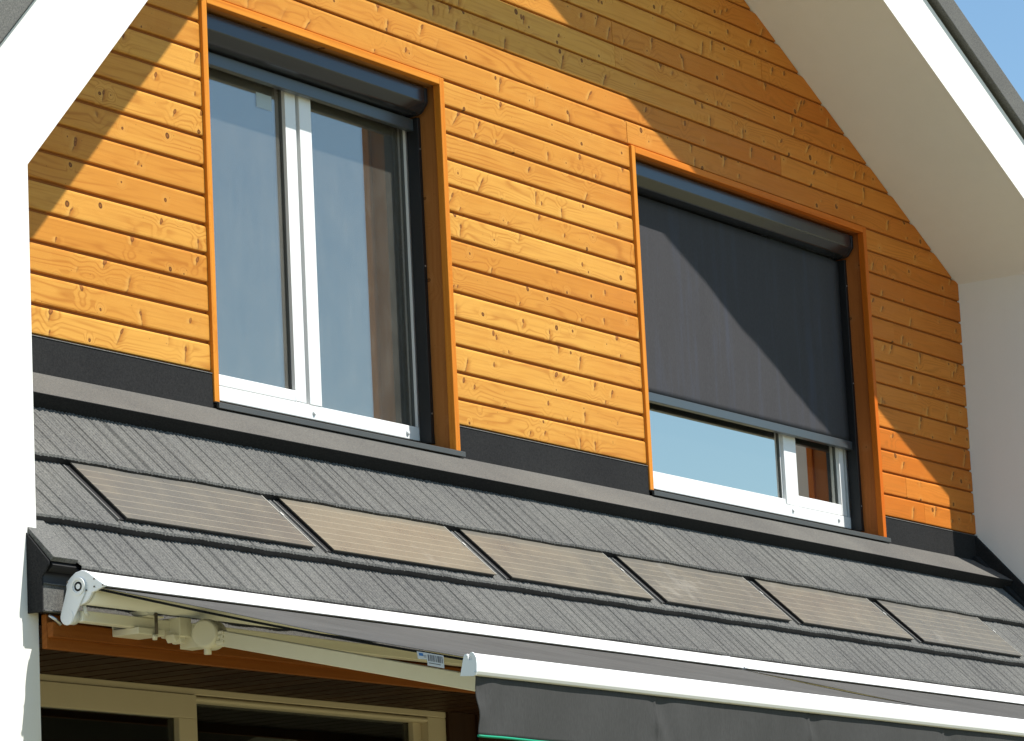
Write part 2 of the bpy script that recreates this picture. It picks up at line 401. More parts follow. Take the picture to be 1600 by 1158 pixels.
# ---- boards
WIN = [dict(L=-.012, R=1.737, b0=0.0, b1=1.752), dict(L=3.345, R=5.775, b0=3.357, b1=5.787)]
P = .12
BOARD = [(.014, .002), (.0035, .0025), (.0008, .005), (0, .011), (0, .099), (.0012, .1045), (.0045, .1085), (.010, .110), (.014, .110)]
clad = MB()
def board(k, x0, x1, slant0=0.0, slant1=0.0):
    """one board of row k with eased edges; ends may be cut to the roof slope"""
    seed = random.uniform(1, 900); jy = random.uniform(-.0012, .0012); off = random.uniform(0, 50)
    bow = random.uniform(-.0012, .0012)
    z = k * P + .003
    n = len(BOARD); nseg = max(2, int((x1 - x0) / .5))
    vs = []; bc = []
    for i in range(nseg + 1):
        t = i / nseg
        for (y, dz) in BOARD:
            xa = x0 + slant0 * dz; xb = x1 + slant1 * dz
            x = xa + (xb - xa) * t
            dz = dz if k < 13 and x0 < 5.7 else .003 + (dz - .003) * 1.036
            vs.append((x, y + jy, z + dz + bow * math.sin(t * 3.1) * .5)); bc.append((x + off, dz, seed))
    fs = []
    for i in range(nseg):
        fs += [(i * n + j, i * n + j + 1, (i + 1) * n + j + 1, (i + 1) * n + j) for j in range(n - 1)]
    clad.add(vs, fs, False, bc)
    for e, fl in ((0, 1), (nseg * n, 0)):
        idx = list(range(e, e + n)); clad.add(vs, [tuple(idx if fl else idx[::-1])], False, bc)
for k in range(0, 33):
    z = k * P
    xl = XL - .02 if z + P < left_low(XL) + .2 else XL + (z - left_low(XL)) / 1.068 - .15
    zr = z + .003
    if zr + P < 1.417: xr, sl = XR - random.uniform(.0, .004), 0.0
    elif zr < 1.417: xr, sl = XR - .003, 0.0
    else: xr, sl = XR + (1.417 - zr) / .4996 - random.uniform(.004, .016), -1 / .4996
    if xr - xl < .3: break
    if z < 1.55:
        spans = [(xl, WIN[0]['b0'] - random.uniform(.0, .003)), (WIN[0]['b1'], WIN[1]['b0'] - random.uniform(.0, .003)), (WIN[1]['b1'], xr)]
    else: spans = [(xl, xr)]
    for a, b in spans:
        last = b == xr
        if b - a < 2.2 and not (a > 5 and random.random() < .35 and z < 1.2): cuts = [a, b]
        else:
            cuts = [a]; x = a + random.uniform(.6, 4.2) if b - a > 2.2 else a + random.uniform(.25, .8)
            while x < b - .5: cuts.append(x); x += random.uniform(3.2, 4.8)
            cuts.append(b)
        for i in range(len(cuts) - 1):
            e = i == len(cuts) - 2 and last
            board(k, cuts[i] + (.0012 if i else 0), cuts[i + 1] - (0 if i == len(cuts) - 2 else .0012), 0, sl if e else 0)
hp(clad, 'wood_cladding', PINE)

# nail-dark backing behind the boards, with the window openings left free
m = MB()
g = [XL - .02, WIN[0]['L'] + .02, WIN[0]['R'] - .01, WIN[1]['L'] + .02, WIN[1]['R'] - .01, XR + .02]
for a, b in ((g[0], g[1]), (g[2], g[3]), (g[4], g[5])): m.box(a, b, .0135, .20, -.20, 1.54)
m.box(g[1], g[2], .0135, .20, -.20, -.15); m.box(g[3], g[4], .0135, .20, -.20, -.15)
m.prism([(XL - .02, 1.54), (XR + .02, 1.54), (RX + .1, RZ + .1), (RX - .1, RZ + .1), (-.85, 1.60)], .0135, .20, 'y')
hp(m, 'sheathing', plain('dark_batten', (.30, .105, .028), .9, .1))

# ---- windows
WIN_LABEL = ['tall left window with a white tilting sash beside a fixed pane',
             'right window with a wide fixed pane and narrow sash under the lowered screen']
def make_window(i):
    L, Rr = WIN[i]['L'], WIN[i]['R']
    top = 1.522
    il, ir = L + .036, Rr - .018            # lining faces
    fr = MB()                               # fixed outer frame
    fr.box(il - .01, ir + .004, .172, .25, -.055, .006)
    fr.box(il - .01, il + .022, .180, .25, .006, 1.50)
    fr.box(ir - .020, ir + .004, .180, .25, .006, 1.50)
    fr.box(il + .022, ir - .020, .180, .25, 1.40, 1.50)
    if i == 0: fr.box(.888, .974, .170, .25, .006, 1.40)
    else:
        fr.box(5.031, 5.040, .192, .25, .030, 1.40)
        fr.box(il + .022, 5.033, .176, .25, .006, .034)
    w = hp(fr, 'window', VINYL, .003); w['label'] = WIN_LABEL[i]
    sa = MB()
    if i == 0: sx0, sx1, sb = il + .022, .868, .055
    else: sx0, sx1, sb = 5.042, 5.700, .066
    st0, st1 = (.055, .074) if i == 0 else (.127, .052)
    sa.box(sx0, sx0 + st0, .174, .24, .008, 1.40); sa.box(sx1 - st1, sx1, .174, .24, .008, 1.40)
    sa.box(sx0 + st0, sx1 - st1, .174, .24, .008, sb); sa.box(sx0 + st0, sx1 - st1, .174, .24, 1.37, 1.40)
    sa.build('sash', VINYL, w, .003)
    # gaskets round each pane and the dark seal between sash and post
    panes = [(sx0 + st0, sx1 - st1, sb, 1.37)] + ([(.974, ir - .020, .006, 1.40)] if i == 0 else [(il + .022, 5.031, .034, 1.40)])
    def rim(a, b, c, d, e, y0, y1):
        g = MB()
        o_ = [(a, c), (b, c), (b, d), (a, d)]; n_ = [(a + e, c + e), (b - e, c + e), (b - e, d - e), (a + e, d - e)]
        vs = [(x, y, z) for y in (y0, y1) for q in (o_, n_) for x, z in q]
        fs = []
        for k in range(4):
            l = (k + 1) % 4
            fs += [(k, l, 4 + l, 4 + k), (8 + k, 12 + k, 12 + l, 8 + l), (k, 8 + k, 8 + l, l), (4 + k, 4 + l, 12 + l, 12 + k)]
        g.add(vs, fs); return g
    for q in panes: rim(*q, .005, .193, .2035).build('gasket', RUBBER, w)
    g = MB()
    if i == 0: g.box(.868, .888, .200, .21, .008, 1.40)
    else: g.box(5.700, ir - .020, .20, .21, .008, 1.40)
    g.build('seal', RUBBER, w)
    for (a, b, c, d) in panes:
        p = MB(); p.box(a + .001, b - .001, .2005, .2035, c + .001, d - .001)
        p.build('pane', GLASS1 if i == 0 else GLASS2, w)
        rim(a, b, c, d, .012, .206, .222).build('spacer', STEEL, w)      # spacer bar of the double glazing
    # casing: proud front boards and the set-back lining of the reveal
    cs = MB()
    cs.box(L, L + .034, -.014, .02, -.120, 1.556, 'z', 3 + i)
    cs.box(Rr - .036, Rr, -.014, .02, -.120, 1.556, 'z', 5 + i)
    cs.box(L + .034, Rr - .036, -.0145, .02, top, 1.556, 'x', 8 + i)
    cs.build('casing', TRIMW, w, .003)
    ln = MB()
    ln.box(L + .005, il, .0202, .25, -.120, top + .01, 'z', 13 + i)
    ln.box(ir, Rr - .002, .0202, .25, -.120, top + .01, 'z', 17 + i)
    ln.box(il, ir, .0202, .25, top + .004, 1.552, 'x', 23 + i)
    ln.build('lining', JAMB, w)
    s = MB()
    sl, sr = L + .004, Rr + .010
    s.prism([(-.032, -.147), (-.032, -.124), (-.024, -.1215), (.175, -.064), (.175, -.075), (-.020, -.128), (-.020, -.147)], sl, sr, 'x')
    s.build('sill', SILLM, w, .0015)
    for (cx, cz) in ([(.915, -.026), (1.605, -.027)] if i == 0 else [(5.098, -.018), (5.600, -.018)]):
        c = MB(); c.tube([(cx, .174, cz), (cx, .168, cz), (cx, .164, cz)], [.011, .011, .007], 14)
        c.build('drain_cap', VINYL, w)
    return w
W1 = make_window(0); W2 = make_window(1)
st = MB(); st.box(.625, .733, .1998, .2003, 1.248, 1.312)
o = st.build('sticker', plain('pale_sticker', (.36, .42, .43), .35, .4), W1)

# ---- rooms behind the glass
m = MB()
for (x0, x1) in ((XL + .1, 2.5), (2.56, XR - .1)):
    m.box(x0, x1, 3.4, 3.5, -.5, 2.4); m.box(x0 - .05, x0, .26, 3.5, -.5, 2.4); m.box(x1, x1 + .05, .26, 3.5, -.5, 2.4)
    m.box(x0, x1, .26, 3.4, -.6, -.5); m.box(x0, x1, .26, 3.4, 2.4, 2.5)
hp(m, 'room_wall', ROOM)
m = MB()
m.box(XL, XR, 3.0, 3.1, -4.3, -1.3); m.box(XL, XR, .15, 3.0, -1.24, -1.14); m.box(XL, XR, .06, 3.0, -4.34, -4.28)
hp(m, 'room_wall', ROOMD)
m = MB(); m.box(-2.0, 7.0, 7.8, 7.95, -4.34, 2.0); hp(m, 'back_wall', WHITE)

# ---- lean-to porch roof
TH = R(48); CT, ST = math.cos(TH), math.sin(TH)
def rp(x, s, h): return (x, -s * CT - h * ST, -.148 - s * ST + h * CT)
def rh(prof): return [(-s * CT - h * ST, -.148 - s * ST + h * CT) for s, h in prof]
_rg = random.Random(3); grooves = []; _u = 0.0
while _u < 1.22:
    grooves.append(_u); _u += _rg.choice((.018, .026, .034, .045, .052, .068, .084))
def rib(x):
    u = (x + 40) % 1.2445
    h = 0.0021 * math.sin(2 * math.pi * u / .0207)
    for i, gq in enumerate(grooves):
        d = abs(u - gq); d = min(d, 1.2445 - d)
        wd = .0058 if i % 3 else .0080
        if d < wd: h -= (.0062 if i % 3 else .0095) * (1 - d / wd)
    h += .0008 * math.sin(2 * math.pi * u / .155 + 1.0)
    return h
LIPS = [.582, .955]
tiles = MB(); lips = MB()
X0, X1 = -1.965, 6.872
STEP = .0034
def course(s0, h0, s1, h1, xa, drop):
    n = int((X1 - xa) / STEP); xs = [xa + (X1 - xa) * i / n for i in range(n + 1)]
    rows = [(s0, h0, 1.0), (s0 + (s1 - s0) * .5, (h0 + h1) / 2, 1.0), (s1 - .022, h1 - .001, 1.0), (s1 - .006, h1 + .001, .6), (s1, h1 - .006, .4), (s1 + .001, h1 - drop, .4), (s1 - .02, h1 - drop, .5)]
    vs = []
    for (s, h, k) in rows:
        for x in xs:
            smooth = 1.0 if x > X0 + .13 else max(0, (x - X0 - .11) / .02)
            # slight random waviness of the pressed lower edge
            wob = .0022 * math.sin(x * 9.1 + s * 7) + .0014 * math.sin(x * 23.7 + s * 3) if s > s1 - .03 else 0
            vs.append(rp(x, s + wob, h + rib(x) * k * smooth))
    w = n + 1
    fs = [(r * w + i, r * w + i + 1, (r + 1) * w + i + 1, (r + 1) * w + i) for r in range(len(rows) - 1) for i in range(n)]
    tiles.add(vs, [f for f in fs if f[0] < 4 * w])
    lips.add(vs[4 * w:], [tuple(i - 4 * w for i in f) for f in fs if f[0] >= 4 * w])
course(.12, .004, LIPS[0], .036, X0, .034)
course(LIPS[0] - .03, .004, LIPS[1], .036, X0, .034)
course(LIPS[1] - .03, .004, 1.205, .020, X0 + .13, .022)
roof = hp(tiles, 'porch_roof', TILE)
lips.build('tile_lip_shade', BLACK, roof)  # lip faces of the granulated tiles, coloured black to paint their shade
vf = MB(); vf.prism(rh([(.9, .004), (.9, .012), (1.172, .024), (1.172, .004)]), X0, X0 + .13, 'x'); vf.build('verge_strip', TILE, roof, .002)
# roof deck and closures beneath
dk = MB(); dk.prism(rh([(.0, .0), (1.185, .0), (1.185, -.03), (.0, -.03)]), X0 + .006, 6.88, 'x'); dk.build('roof_deck', BLACK, roof)
ap = MB()
ap.prism(rh([(.006, .004), (.012, .012), (.2435, .0735), (.2435, .066), (.23, .06)]), XL - .02, 6.862, 'x')
ap.build('apron_flashing', APRON, roof, .001)
dr = MB(); dr.prism(rh([(.2438, .074), (.2465, .073), (.2485, .0), (.2438, .0)]), XL - .02, 6.862, 'x'); dr.build('apron_drop_shade', TILE2, roof, .0008)  # drop face of the apron, its shade painted in with darker granules
up = MB()
for a, b in ((XL - .02, WIN[0]['L'] + .002), (WIN[0]['R'] - .002, WIN[1]['L'] + .002), (WIN[1]['R'] - .002, XR + .01)):
    up.box(a, b, -.006, .0132, -.150, -.003)
up.box(XL - .02, XR, -.0095, -.0066, -.1545, -.1475)
up.build('wall_flashing', TILE2, roof)
for a, b in ((XL - .02, WIN[0]['L'] + .002), (WIN[0]['R'] - .002, WIN[1]['L'] + .002), (WIN[1]['R'] - .002, XR + .01)):
    e = MB(); e.prism([(-.0085, -.0075), (-.0062, -.0075), (-.0062, -.0040), (-.0085, -.0062)], a, b, 'x'); e.build('flashing_edge_highlight', TILE, roof)  # sun on the flashing's top edge, painted as a lighter strip
sf = MB()
sf.prism([(.0, -.16), (.0, -.002), (-.80, -.002 - .80 * 1.125), (-.80, -1.08)], 6.862, 6.8935, 'x')
sf.prism(rh([(.0, .0), (1.2, .0), (1.2, .035), (.0, .035)]), 6.800, 6.8615, 'x')
sf.build('side_flashing', TILE2, roof, .003)
ck = MB()
ck.prism([(-.686, -.905), (-.786, -1.016), (-.786, -1.028), (-.756, -1.066), (-.7535, -1.184), (-.686, -1.184)], -1.974, -1.966, 'x')
ck.build('verge_end', BLACKG, roof, .002)
fb = MB(); fb.box(-1.9655, 6.88, -.752, -.737, -1.182, -1.084); fb.box(-1.9655, 6.88, -.758, -.7525, -1.182, -1.176); fb.box(-1.9655, 6.88, -.757, -.7525, -1.090, -1.084)
fb.build('fascia_board', TILE, roof, .002)
cl = MB(); cl.box(-1.9655, 6.88, -.737, -.722, -1.184, -1.01); cl.build('eave_closure', BLACK, roof)

# porch woodwork and ceiling
bm_ = MB()
bm_.box(XL + .002, XR - .002, -.722, -.700, -1.30, -1.184, 'x', 41)
bm_.box(XL + .004, XR - .002, -.748, -.7222, -1.264, -1.212, 'x', 42)
hp(bm_, 'porch_beam', BEAMW, .003)
ce = MB(); x = XL + .002
while x < XR - .13:
    sd = random.uniform(1, 500)
    ce.prism([(x + .003, -1.235), (x + .003, -1.252), (x + .009, -1.26), (x + .121, -1.26), (x + .127, -1.252), (x + .129, -1.235)], -.699, .03, 'y', seed=sd, wood='y')
    x += .135
ce.box(XL, XR, -.699, .03, -1.234, -1.22, 'y', 3)
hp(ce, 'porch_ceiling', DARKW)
lw = MB(); lw.box(1.568, XR, .0, .05, -4.34, -1.261, 'z', 7); lw.box(1.775, 1.797, -.012, -.0005, -4.34, -1.262, 'z', 8)
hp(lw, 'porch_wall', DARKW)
# sliding door: head, left sliding leaf, right fixed light
df = MB()
df.box(XL, 1.566, .012, .10, -1.286, -1.2605)
df.box(1.432, 1.566, .014, .12, -4.34, -1.2865); df.box(-.150, 1.432, .030, .10, -1.310, -1.2865)
df.tube([(-.17, .022, -1.300), (1.43, .022, -1.300)], .010, 10)
df.box(XL, 1.566, .012, .10, -4.34, -4.29)
door = hp(df, 'sliding_door', DOORF, .003)
ls = MB()
ls.box(XL + .01, -.168, .004, .06, -1.380, -1.2875); ls.box(-.280, -.168, .004, .06, -4.29, -1.380); ls.box(XL + .01, -1.80, .004, .06, -4.29, -1.380)
ls.build('door_leaf', DOORF, door, .003)
fx = MB(); fx.box(1.372, 1.432, .05, .10, -4.29, -1.310); fx.build('door_post', DOORF, door, .003)
for (a, b, c) in ((-1.80, -.280, -1.380), (-.168, 1.372, -1.310)):
    p = MB(); y = .03 if b < 0 else .075
    p.box(a, b, y, y + .004, -4.28, c); p.build('pane', GLASS3, door)
cb = MB(); cb.tube([(-1.925, -.74, -1.19), (-1.905, -.752, -1.205), (-1.885, -.757, -1.222)], .006, 8); hp(cb, 'steel_clip', STEEL)
reparent_at(H, house)

# ------------------------------------------------------------------ outdoor roller screens
def make_screen(i, label):
    L, Rr = WIN[i]['L'], WIN[i]['R']
    a, b = L + .042, Rr - .050
    root = empty('roller_screen', ((a + b) / 2, .1, 1.39), label, 'roller screen', 'outdoor roller screens fitted in the window reveals')
    parts = []
    zt = 1.512
    prof = [(.168, zt), (.048, zt), (.045, zt - .003), (.045, 1.446)]
    prof += [(.0465, 1.441), (.0745, 1.4055), (.080, 1.401), (.098, 1.396)]
    prof += [(.168, 1.394)]
    m = MB(); m.prism(prof, a + .022, b - .022, 'x'); parts.append(m.build('cassette', ANTH, root))
    for (c, d) in ((a, a + .0215), (b - .0215, b)):
        m = MB(); cx = [(y + (.0025 if y < .1 else 0) * -1, z) for y, z in prof]; m.prism(cx, c, d, 'x'); parts.append(m.build('end_cap', BLACK, root, .002))
    for (c, d) in ((L + .037, L + .060), (Rr - .0425, Rr - .019)):
        m = MB(); m.box(c, d, .108, .1695, -.072, 1.393); m.box(c - .0 if c < b - .3 else c - .002, d, .108, .113, -.072, .0)
        g = m.build('guide_rail', BLACK, root, .003); parts.append(g)
        for z in (.06, .72, 1.25):
            n = MB(); n.tube([(c + .011, .109, z), (c + .011, .1055, z)], .004, 8); n.build('screw', STEEL, g)
    e0, e1 = L + .061, Rr - .044
    if i == 0: z0, z1 = 1.334, 1.388
    else: z0, z1 = .363, .407
    m = MB(); m.box(e0, e1, .130, .160, z0, z1); parts.append(m.build('bottom_bar', plain('bar_metal', (.052, .062, .068), .3, .55, var=.08), root, .003))
    if i == 1:
        m = MB(); n = 40; k = 26; vs = []
        for r in range(k + 1):
            z = z1 - .004 + (1.392 - z1) * r / k
            for c in range(n + 1):
                x = e0 + .002 + (e1 - e0 - .004) * c / n
                t = r / k; y = .146 + .0022 * math.sin(x * 11 + t * 3) * math.sin(math.pi * t) + .0012 * math.sin(x * 27 + 2) * (1 - t)
                vs.append((x, y, z))
        w = n + 1
        m.add(vs, [(r * w + c, r * w + c + 1, (r + 1) * w + c + 1, (r + 1) * w + c) for r in range(k) for c in range(n)], True)
        o = m.build('screen_fabric', SCREEN, root); sd = o.modifiers.new('thickness', 'SOLIDIFY'); sd.thickness = .0012; sd.offset = 0
        parts.append(o)
    reparent_at(parts, root)
make_screen(0, 'rolled-up dark roller screen above the left window, its bar at the top')
make_screen(1, 'dark roller screen drawn down over most of the right window')

# ------------------------------------------------------------------ solar panels
PW, PITCH, PX0 = 1.125, 1.2445, -1.383
def make_panel():
    root = empty('solar_panel', rp(PX0, .736, .0))
    ox, oy, oz = root.location
    def loc(x, s, h): q = rp(PX0 + x, s, h); return (q[0] - ox, q[1] - oy, q[2] - oz)
    s0, h0, s1, h1 = .580, .020, .918, .052
    def hh(s): return h0 + (h1 - h0) * (s - s0) / (s1 - s0)
    def slab(mb, xa, xb, sa, sb, top, th):
        pr = [(sa, hh(sa) + top), (sb, hh(sb) + top), (sb, hh(sb) + top - th), (sa, hh(sa) + top - th)]
        vs = [loc(x, s, h) for x in (xa, xb) for s, h in pr]
        bc = [(x, s - s0, 0) for x in (xa, xb) for s, h in pr]
        mb.add(vs, [(3, 2, 1, 0), (4, 5, 6, 7), (0, 1, 5, 4), (1, 2, 6, 5), (2, 3, 7, 6), (3, 0, 4, 7)], False, bc)
    m = MB(); slab(m, .0, PW, s0, s1, .0, .004); m.build('cell_sheet', CELLS, root)
    m = MB(); slab(m, .003, PW - .006, s0 + .004, s1 - .003, -.0045, .022)
    slab(m, -.036, .002, s0 + .006, s1 - .002, -.014, .012)
    for k in range(5): slab(m, .05 + k * .235, .10 + k * .235, s1 - .006, s1 + .010, -.024, .010)
    m.build('mounting_tray', BLACK, root)
    m = MB(); slab(m, -.041, -.0365, s0 + .012, s1 + .004, -.009, .018); m.build('rail', plain('rail_alu', (.20, .195, .18), .45, .5, var=.1), root)
    m = MB(); slab(m, -.050, -.0415, s0 + .012, s1 + .004, -.016, .012); m.build('rail_seal', BLACK, root)
    m = MB(); slab(m, PW - .004, PW + .001, s0 + .002, s1 - .001, .0015, .007); m.build('edge_trim', plain('edge_alu', (.42, .40, .35), .4, .5, var=.05), root)
    m = MB(); slab(m, PW - .006, PW + .004, .70, .722, .004, .010); m.build('clip', plain('clip_alu', (.50, .49, .46), .5, .4, var=.05), root)
    return root
proto = make_panel()
plabels = ['leftmost solar panel on the porch roof, next to the white wall end',
           'yellowish solar panel second from the left in the porch roof row',
           'third solar panel from the left, below the wall between the windows',
           'fourth solar panel from the left, below the left end of the right window',
           'fifth solar panel from the left, second from the right end of its row',
           'rightmost solar panel in the porch roof row']
for i in range(6):
    r = proto
    if i:
        r = proto.copy(); col.objects.link(r)
        for ch in proto.children:
            c = ch.copy(); col.objects.link(c); c.parent = r
        r.location.x = proto.location.x + PITCH * i
    for ch in r.children:
        if ch.name.startswith('cell_sheet'): v_ = (.30, .95, .62, .48, .55, .36)[i]; ch.color = (v_, v_, v_, 1)
    tag(r, plabels[i], 'solar panel', 'solar panels in a row on the porch roof')

# ------------------------------------------------------------------ awnings
def poly_plate(mb, prof, x0, x1): mb.prism(prof, x0, x1, 'x')
ENDP = [(-.8635, -1.0500), (-.8790, -1.0530), (-.8946, -1.0614), (-.9195, -1.0800), (-.9630, -1.1100), (-.9580, -1.1160), (-.9180, -1.1280), (-.9060, -1.1310), (-.9034, -1.1380),
        (-.8930, -1.1510), (-.8798, -1.1610), (-.8538, -1.1685), (-.8100, -1.1500), (-.7990, -1.1200), (-.7965, -1.0950), (-.8050, -1.0800), (-.8170, -1.0690), (-.8376, -1.0550)]
HOOD = [(-.8100, -1.0720), (-.8380, -1.0560), (-.8635, -1.0512), (-.8850, -1.0570), (-.9200, -1.0795), (-.9600, -1.1085), (-.9620, -1.1125), (-.9570, -1.1150), (-.9150, -1.0850), (-.8830, -1.0630), (-.8635, -1.0570), (-.8400, -1.0620), (-.8130, -1.0770)]
def fab_pt(t, sag=0.0):   # along the projection, 0 at the roller, 1 at the front bar
    return (-.905 + (-2.385 + .905) * t, -1.108 + (-1.496 + 1.108) * t - sag * math.sin(math.pi * t))
def make_awning(x0, x1, label, full):
    root = empty('awning', (x0, -.85, -1.11), label, 'awning', 'retractable awnings fixed end to end under the porch eave')
    parts = []
    def add(mb, name, mat, bevel=0.0, par=None):
        o = mb.build(name, mat, par or root, bevel)
        if par is None: parts.append(o)
        return o
    m = MB(); poly_plate(m, HOOD, x0 + .014, x1 - .014); add(m, 'hood', ALU)
    # seam lines of the extrusion
    m = MB(); m.tube([(x0 + .02, -.862, -1.1135), (x1 - .02, -.862, -1.1135)], .051, 32); roller = add(m, 'roller', WARMSHADE)
    for (c, d, side) in ((x0, x0 + .0138, -1), (x1 - .0138, x1, 1)):
        m = MB(); poly_plate(m, ENDP, c, d); ec = add(m, 'end_cap', PLAST, .003)
        if side < 0:
            cx, cz = -.8535, -1.1045
            m = MB(); n = 28
            for (ra, rb, xa, xb) in ((.030, .021, c - .010, c), (.0165, .0095, c - .006, c)):
                vs = []; 
                for x in (xa, xb):
                    for rr_ in (ra, rb):
                        vs += [(x, cx + rr_ * math.cos(2 * math.pi * k / n), cz + rr_ * math.sin(2 * math.pi * k / n)) for k in range(n)]
                fs = []
                for k in range(n):
                    j = (k + 1) % n
                    fs += [(k, j, n + j, n + k), (2 * n + k, 3 * n + k, 3 * n + j, 2 * n + j), (k, 2 * n + k, 2 * n + j, j), (n + k, n + j, 3 * n + j, 3 * n + k)]
                m.add(vs, fs)
            m.build('bearing_ring', VINYL, ec)
            for k in range(4):
                t = .6 + k * math.pi / 2
                m = MB(); m.tube([(c - .0005, cx + .019 * math.cos(t), cz + .019 * math.sin(t)), (c - .004, cx + .019 * math.cos(t), cz + .019 * math.sin(t))], .0035, 8); m.build('bolt', DULL, ec)
            m = MB(); m.tube([(c + .004, cx, cz), (c - .0008, cx, cz)], .0090, 14); m.build('square_socket', DULL, ec)
            for (yy, zz) in ((-.9195, -1.0855), (-.9190, -1.1120), (-.9560, -1.1100), (-.8030, -1.0850), (-.8850, -1.1200)):
                m = MB(); m.tube([(c - .0005, yy, zz), (c - .003, yy, zz)], .003, 8); m.build('bolt', DULL, ec)
            # drop arm of the bracket: rounded lever, proud of the plate
            pts = []
            A, ra = Vector((-.842, -1.118)), .040; B, rb2 = Vector((-.803, -1.200)), .030
            ang = math.atan2(B.y - A.y, B.x - A.x)
            for k in range(11): t = ang + math.pi / 2 + math.pi * k / 10; pts.append((A.x + ra * math.cos(t), A.y + ra * math.sin(t)))
            for k in range(11): t = ang - math.pi / 2 + math.pi * k / 10; pts.append((B.x + rb2 * math.cos(t), B.y + rb2 * math.sin(t)))
            m = MB(); poly_plate(m, pts, c - .006, c - .0002); m.build('bracket_arm', PLAST, ec, .004)
            m = MB(); m.tube([(c - .005, B.x, B.y), (c + .028, B.x - .004, B.y)], .027, 22); m.build('bracket_boss', PLAST, ec)
    m = MB(); m.box(x0 + .03, x1 - .03, -.842, -.802, -1.218, -1.180); tb = add(m, 'torsion_bar', WARMSHADE, .004)
    m = MB(); m.tube([(x0 + .03, -.848, -1.165), (x0 + .036, -.848, -1.185), (x0 + .05, -.846, -1.198)], .007, 8); m.build('hook', PLAST, tb)
    # wall brackets on the torsion bar
    xs = [x0 + .385, x1 - .385] if full else [x0 + .385]
    for bx in xs:
        m = MB()
        m.box(bx - .085, bx + .06, -.862, -.750, -1.2415, -1.2185); m.box(bx - .03, bx + .05, -.868, -.75, -1.1795, -1.1735)
        m.box(bx - .085, bx + .06, -.7505, -.7445, -1.2415, -1.16)
        b = add(m, 'wall_bracket', WARMSHADE, .003)
        n = MB(); n.tube([(bx, -.872, -1.166), (bx, -.872, -1.238)], .006, 10); n.build('bolt', DULL, b)
        n = MB(); n.tube([(bx, -.864, -1.241), (bx, -.864, -1.258)], [.011, .008], 12); n.build('nut', WARMSHADE, b)
        n = MB(); n.prism([(bx - .055, -1.160), (bx + .02, -1.160), (bx - .01, -1.1725), (bx - .035, -1.1725)], -.868, -.80, 'y'); n.build('lug', PLAST, b)
    # shoulder joints and folding arms
    for (sx, sg) in (((x0 + .585, 1), (x1 - .585, -1)) if full else ((x0 + .585, 1),)):
        m = MB()
        m.box(sx - .085, sx - .02, -.885, -.80, -1.2385, -1.1725)
        m.prism([(sx - .115, -1.2325), (sx - .05, -1.2325), (sx - .055, -1.262), (sx - .075, -1.262), (sx - .082, -1.246), (sx - .10, -1.262), (sx - .112, -1.246)], -.88, -.84, 'y')
        m.tube([(sx - .025, -.945, -1.232), (sx + .055, -.925, -1.232)], .052, 26)
        m.tube([(sx - .034, -.947, -1.232), (sx - .025, -.945, -1.232)], [.044, .052], 26)
        m.box(sx - .02, sx + .05, -.94, -.83, -1.275, -1.19)
        sh = add(m, 'shoulder_joint', WARMSHADE, .003)
        n = MB(); n.tube([(sx - .005, -.94, -1.278), (sx - .005, -.94, -1.303)], .013, 12); n.build('pivot_pin', WARMSHADE, sh)
        # arm: hollow rectangular extrusion running out to the front bar
        A = Vector((sx + .015, -.985, -1.249)); B = Vector((sx + .03, -2.372, -1.590))
        d = (B - A).normalized(); s_ = d.cross(Vector((0, 0, 1))).normalized(); u_ = s_.cross(d)
        m = MB()
        prof = [(-.021, -.027), (.021, -.027), (.024, -.024), (.024, .024), (.021, .027), (-.021, .027), (-.024, .024), (-.024, -.024)]
        k = len(prof); vs = [A + s_ * p[0] + u_ * p[1] for p in prof] + [B + s_ * p[0] + u_ * p[1] for p in prof]
        m.add(vs, [(i, (i + 1) % k, k + (i + 1) % k, k + i) for i in range(k)] + [tuple(range(k - 1, -1, -1)), tuple(range(k, 2 * k))])
        arm = add(m, 'arm', WARMSHADE)
        m = MB(); q = A + d * .02
        m.tube([A - d * .05 - u_ * .0, A + d * .012], [.026, .030], 14)
        for e in (-.016, .0, .016): m.box(A.x - .03, A.x - .022, A.y - .03, A.y + .012, A.z + e - .004, A.z + e + .004)
        m.build('knuckle', WARMSHADE, arm)
    # front bar
    BAR = [(-2.3830, -1.4910), (-2.3884, -1.4860), (-2.4041, -1.4850), (-2.4101, -1.4837), (-2.4180, -1.4890), (-2.4239, -1.4996), (-2.4256, -1.5177), (-2.4242, -1.5422), (-2.4200, -1.5520), (-2.4129, -1.5545), (-2.3690, -1.5500)]
    m = MB(); m.prism(BAR, x0 + .008, x1 - .008, 'x'); bar = add(m, 'front_bar', ALU, .002)
    CAP = [(-2.3800, -1.4925), (-2.3850, -1.4855), (-2.3930, -1.4855), (-2.3955, -1.4920), (-2.3955, -1.5046), (-2.4115, -1.5060), (-2.4095, -1.4960), (-2.4044, -1.4905), (-2.4050, -1.4830), (-2.4110, -1.4815), (-2.4190, -1.4870),
           (-2.4255, -1.4990), (-2.4272, -1.5177), (-2.4260, -1.5435), (-2.4215, -1.5535), (-2.4129, -1.5565), (-2.3640, -1.5520)]
    for (c, d) in ((x0, x0 + .0075), (x1 - .0075, x1)):
        m = MB(); poly_plate(m, CAP, c, d); e = m.build('end_plate', PLAST, bar)
        for (yy, zz) in ((-2.3905, -1.4905), (-2.4200, -1.5435)):
            n = MB(); n.tube([(c - .0002, yy, zz), (c - .002, yy, zz)], .0028, 8); n.build('screw', STEEL, e)
    # cloth: top sheet with a hem at each side
    f0, f1 = x0 + (.010 if full else -.003), x1 + .001
    m = MB(); n = 64; k = 30; vs = []
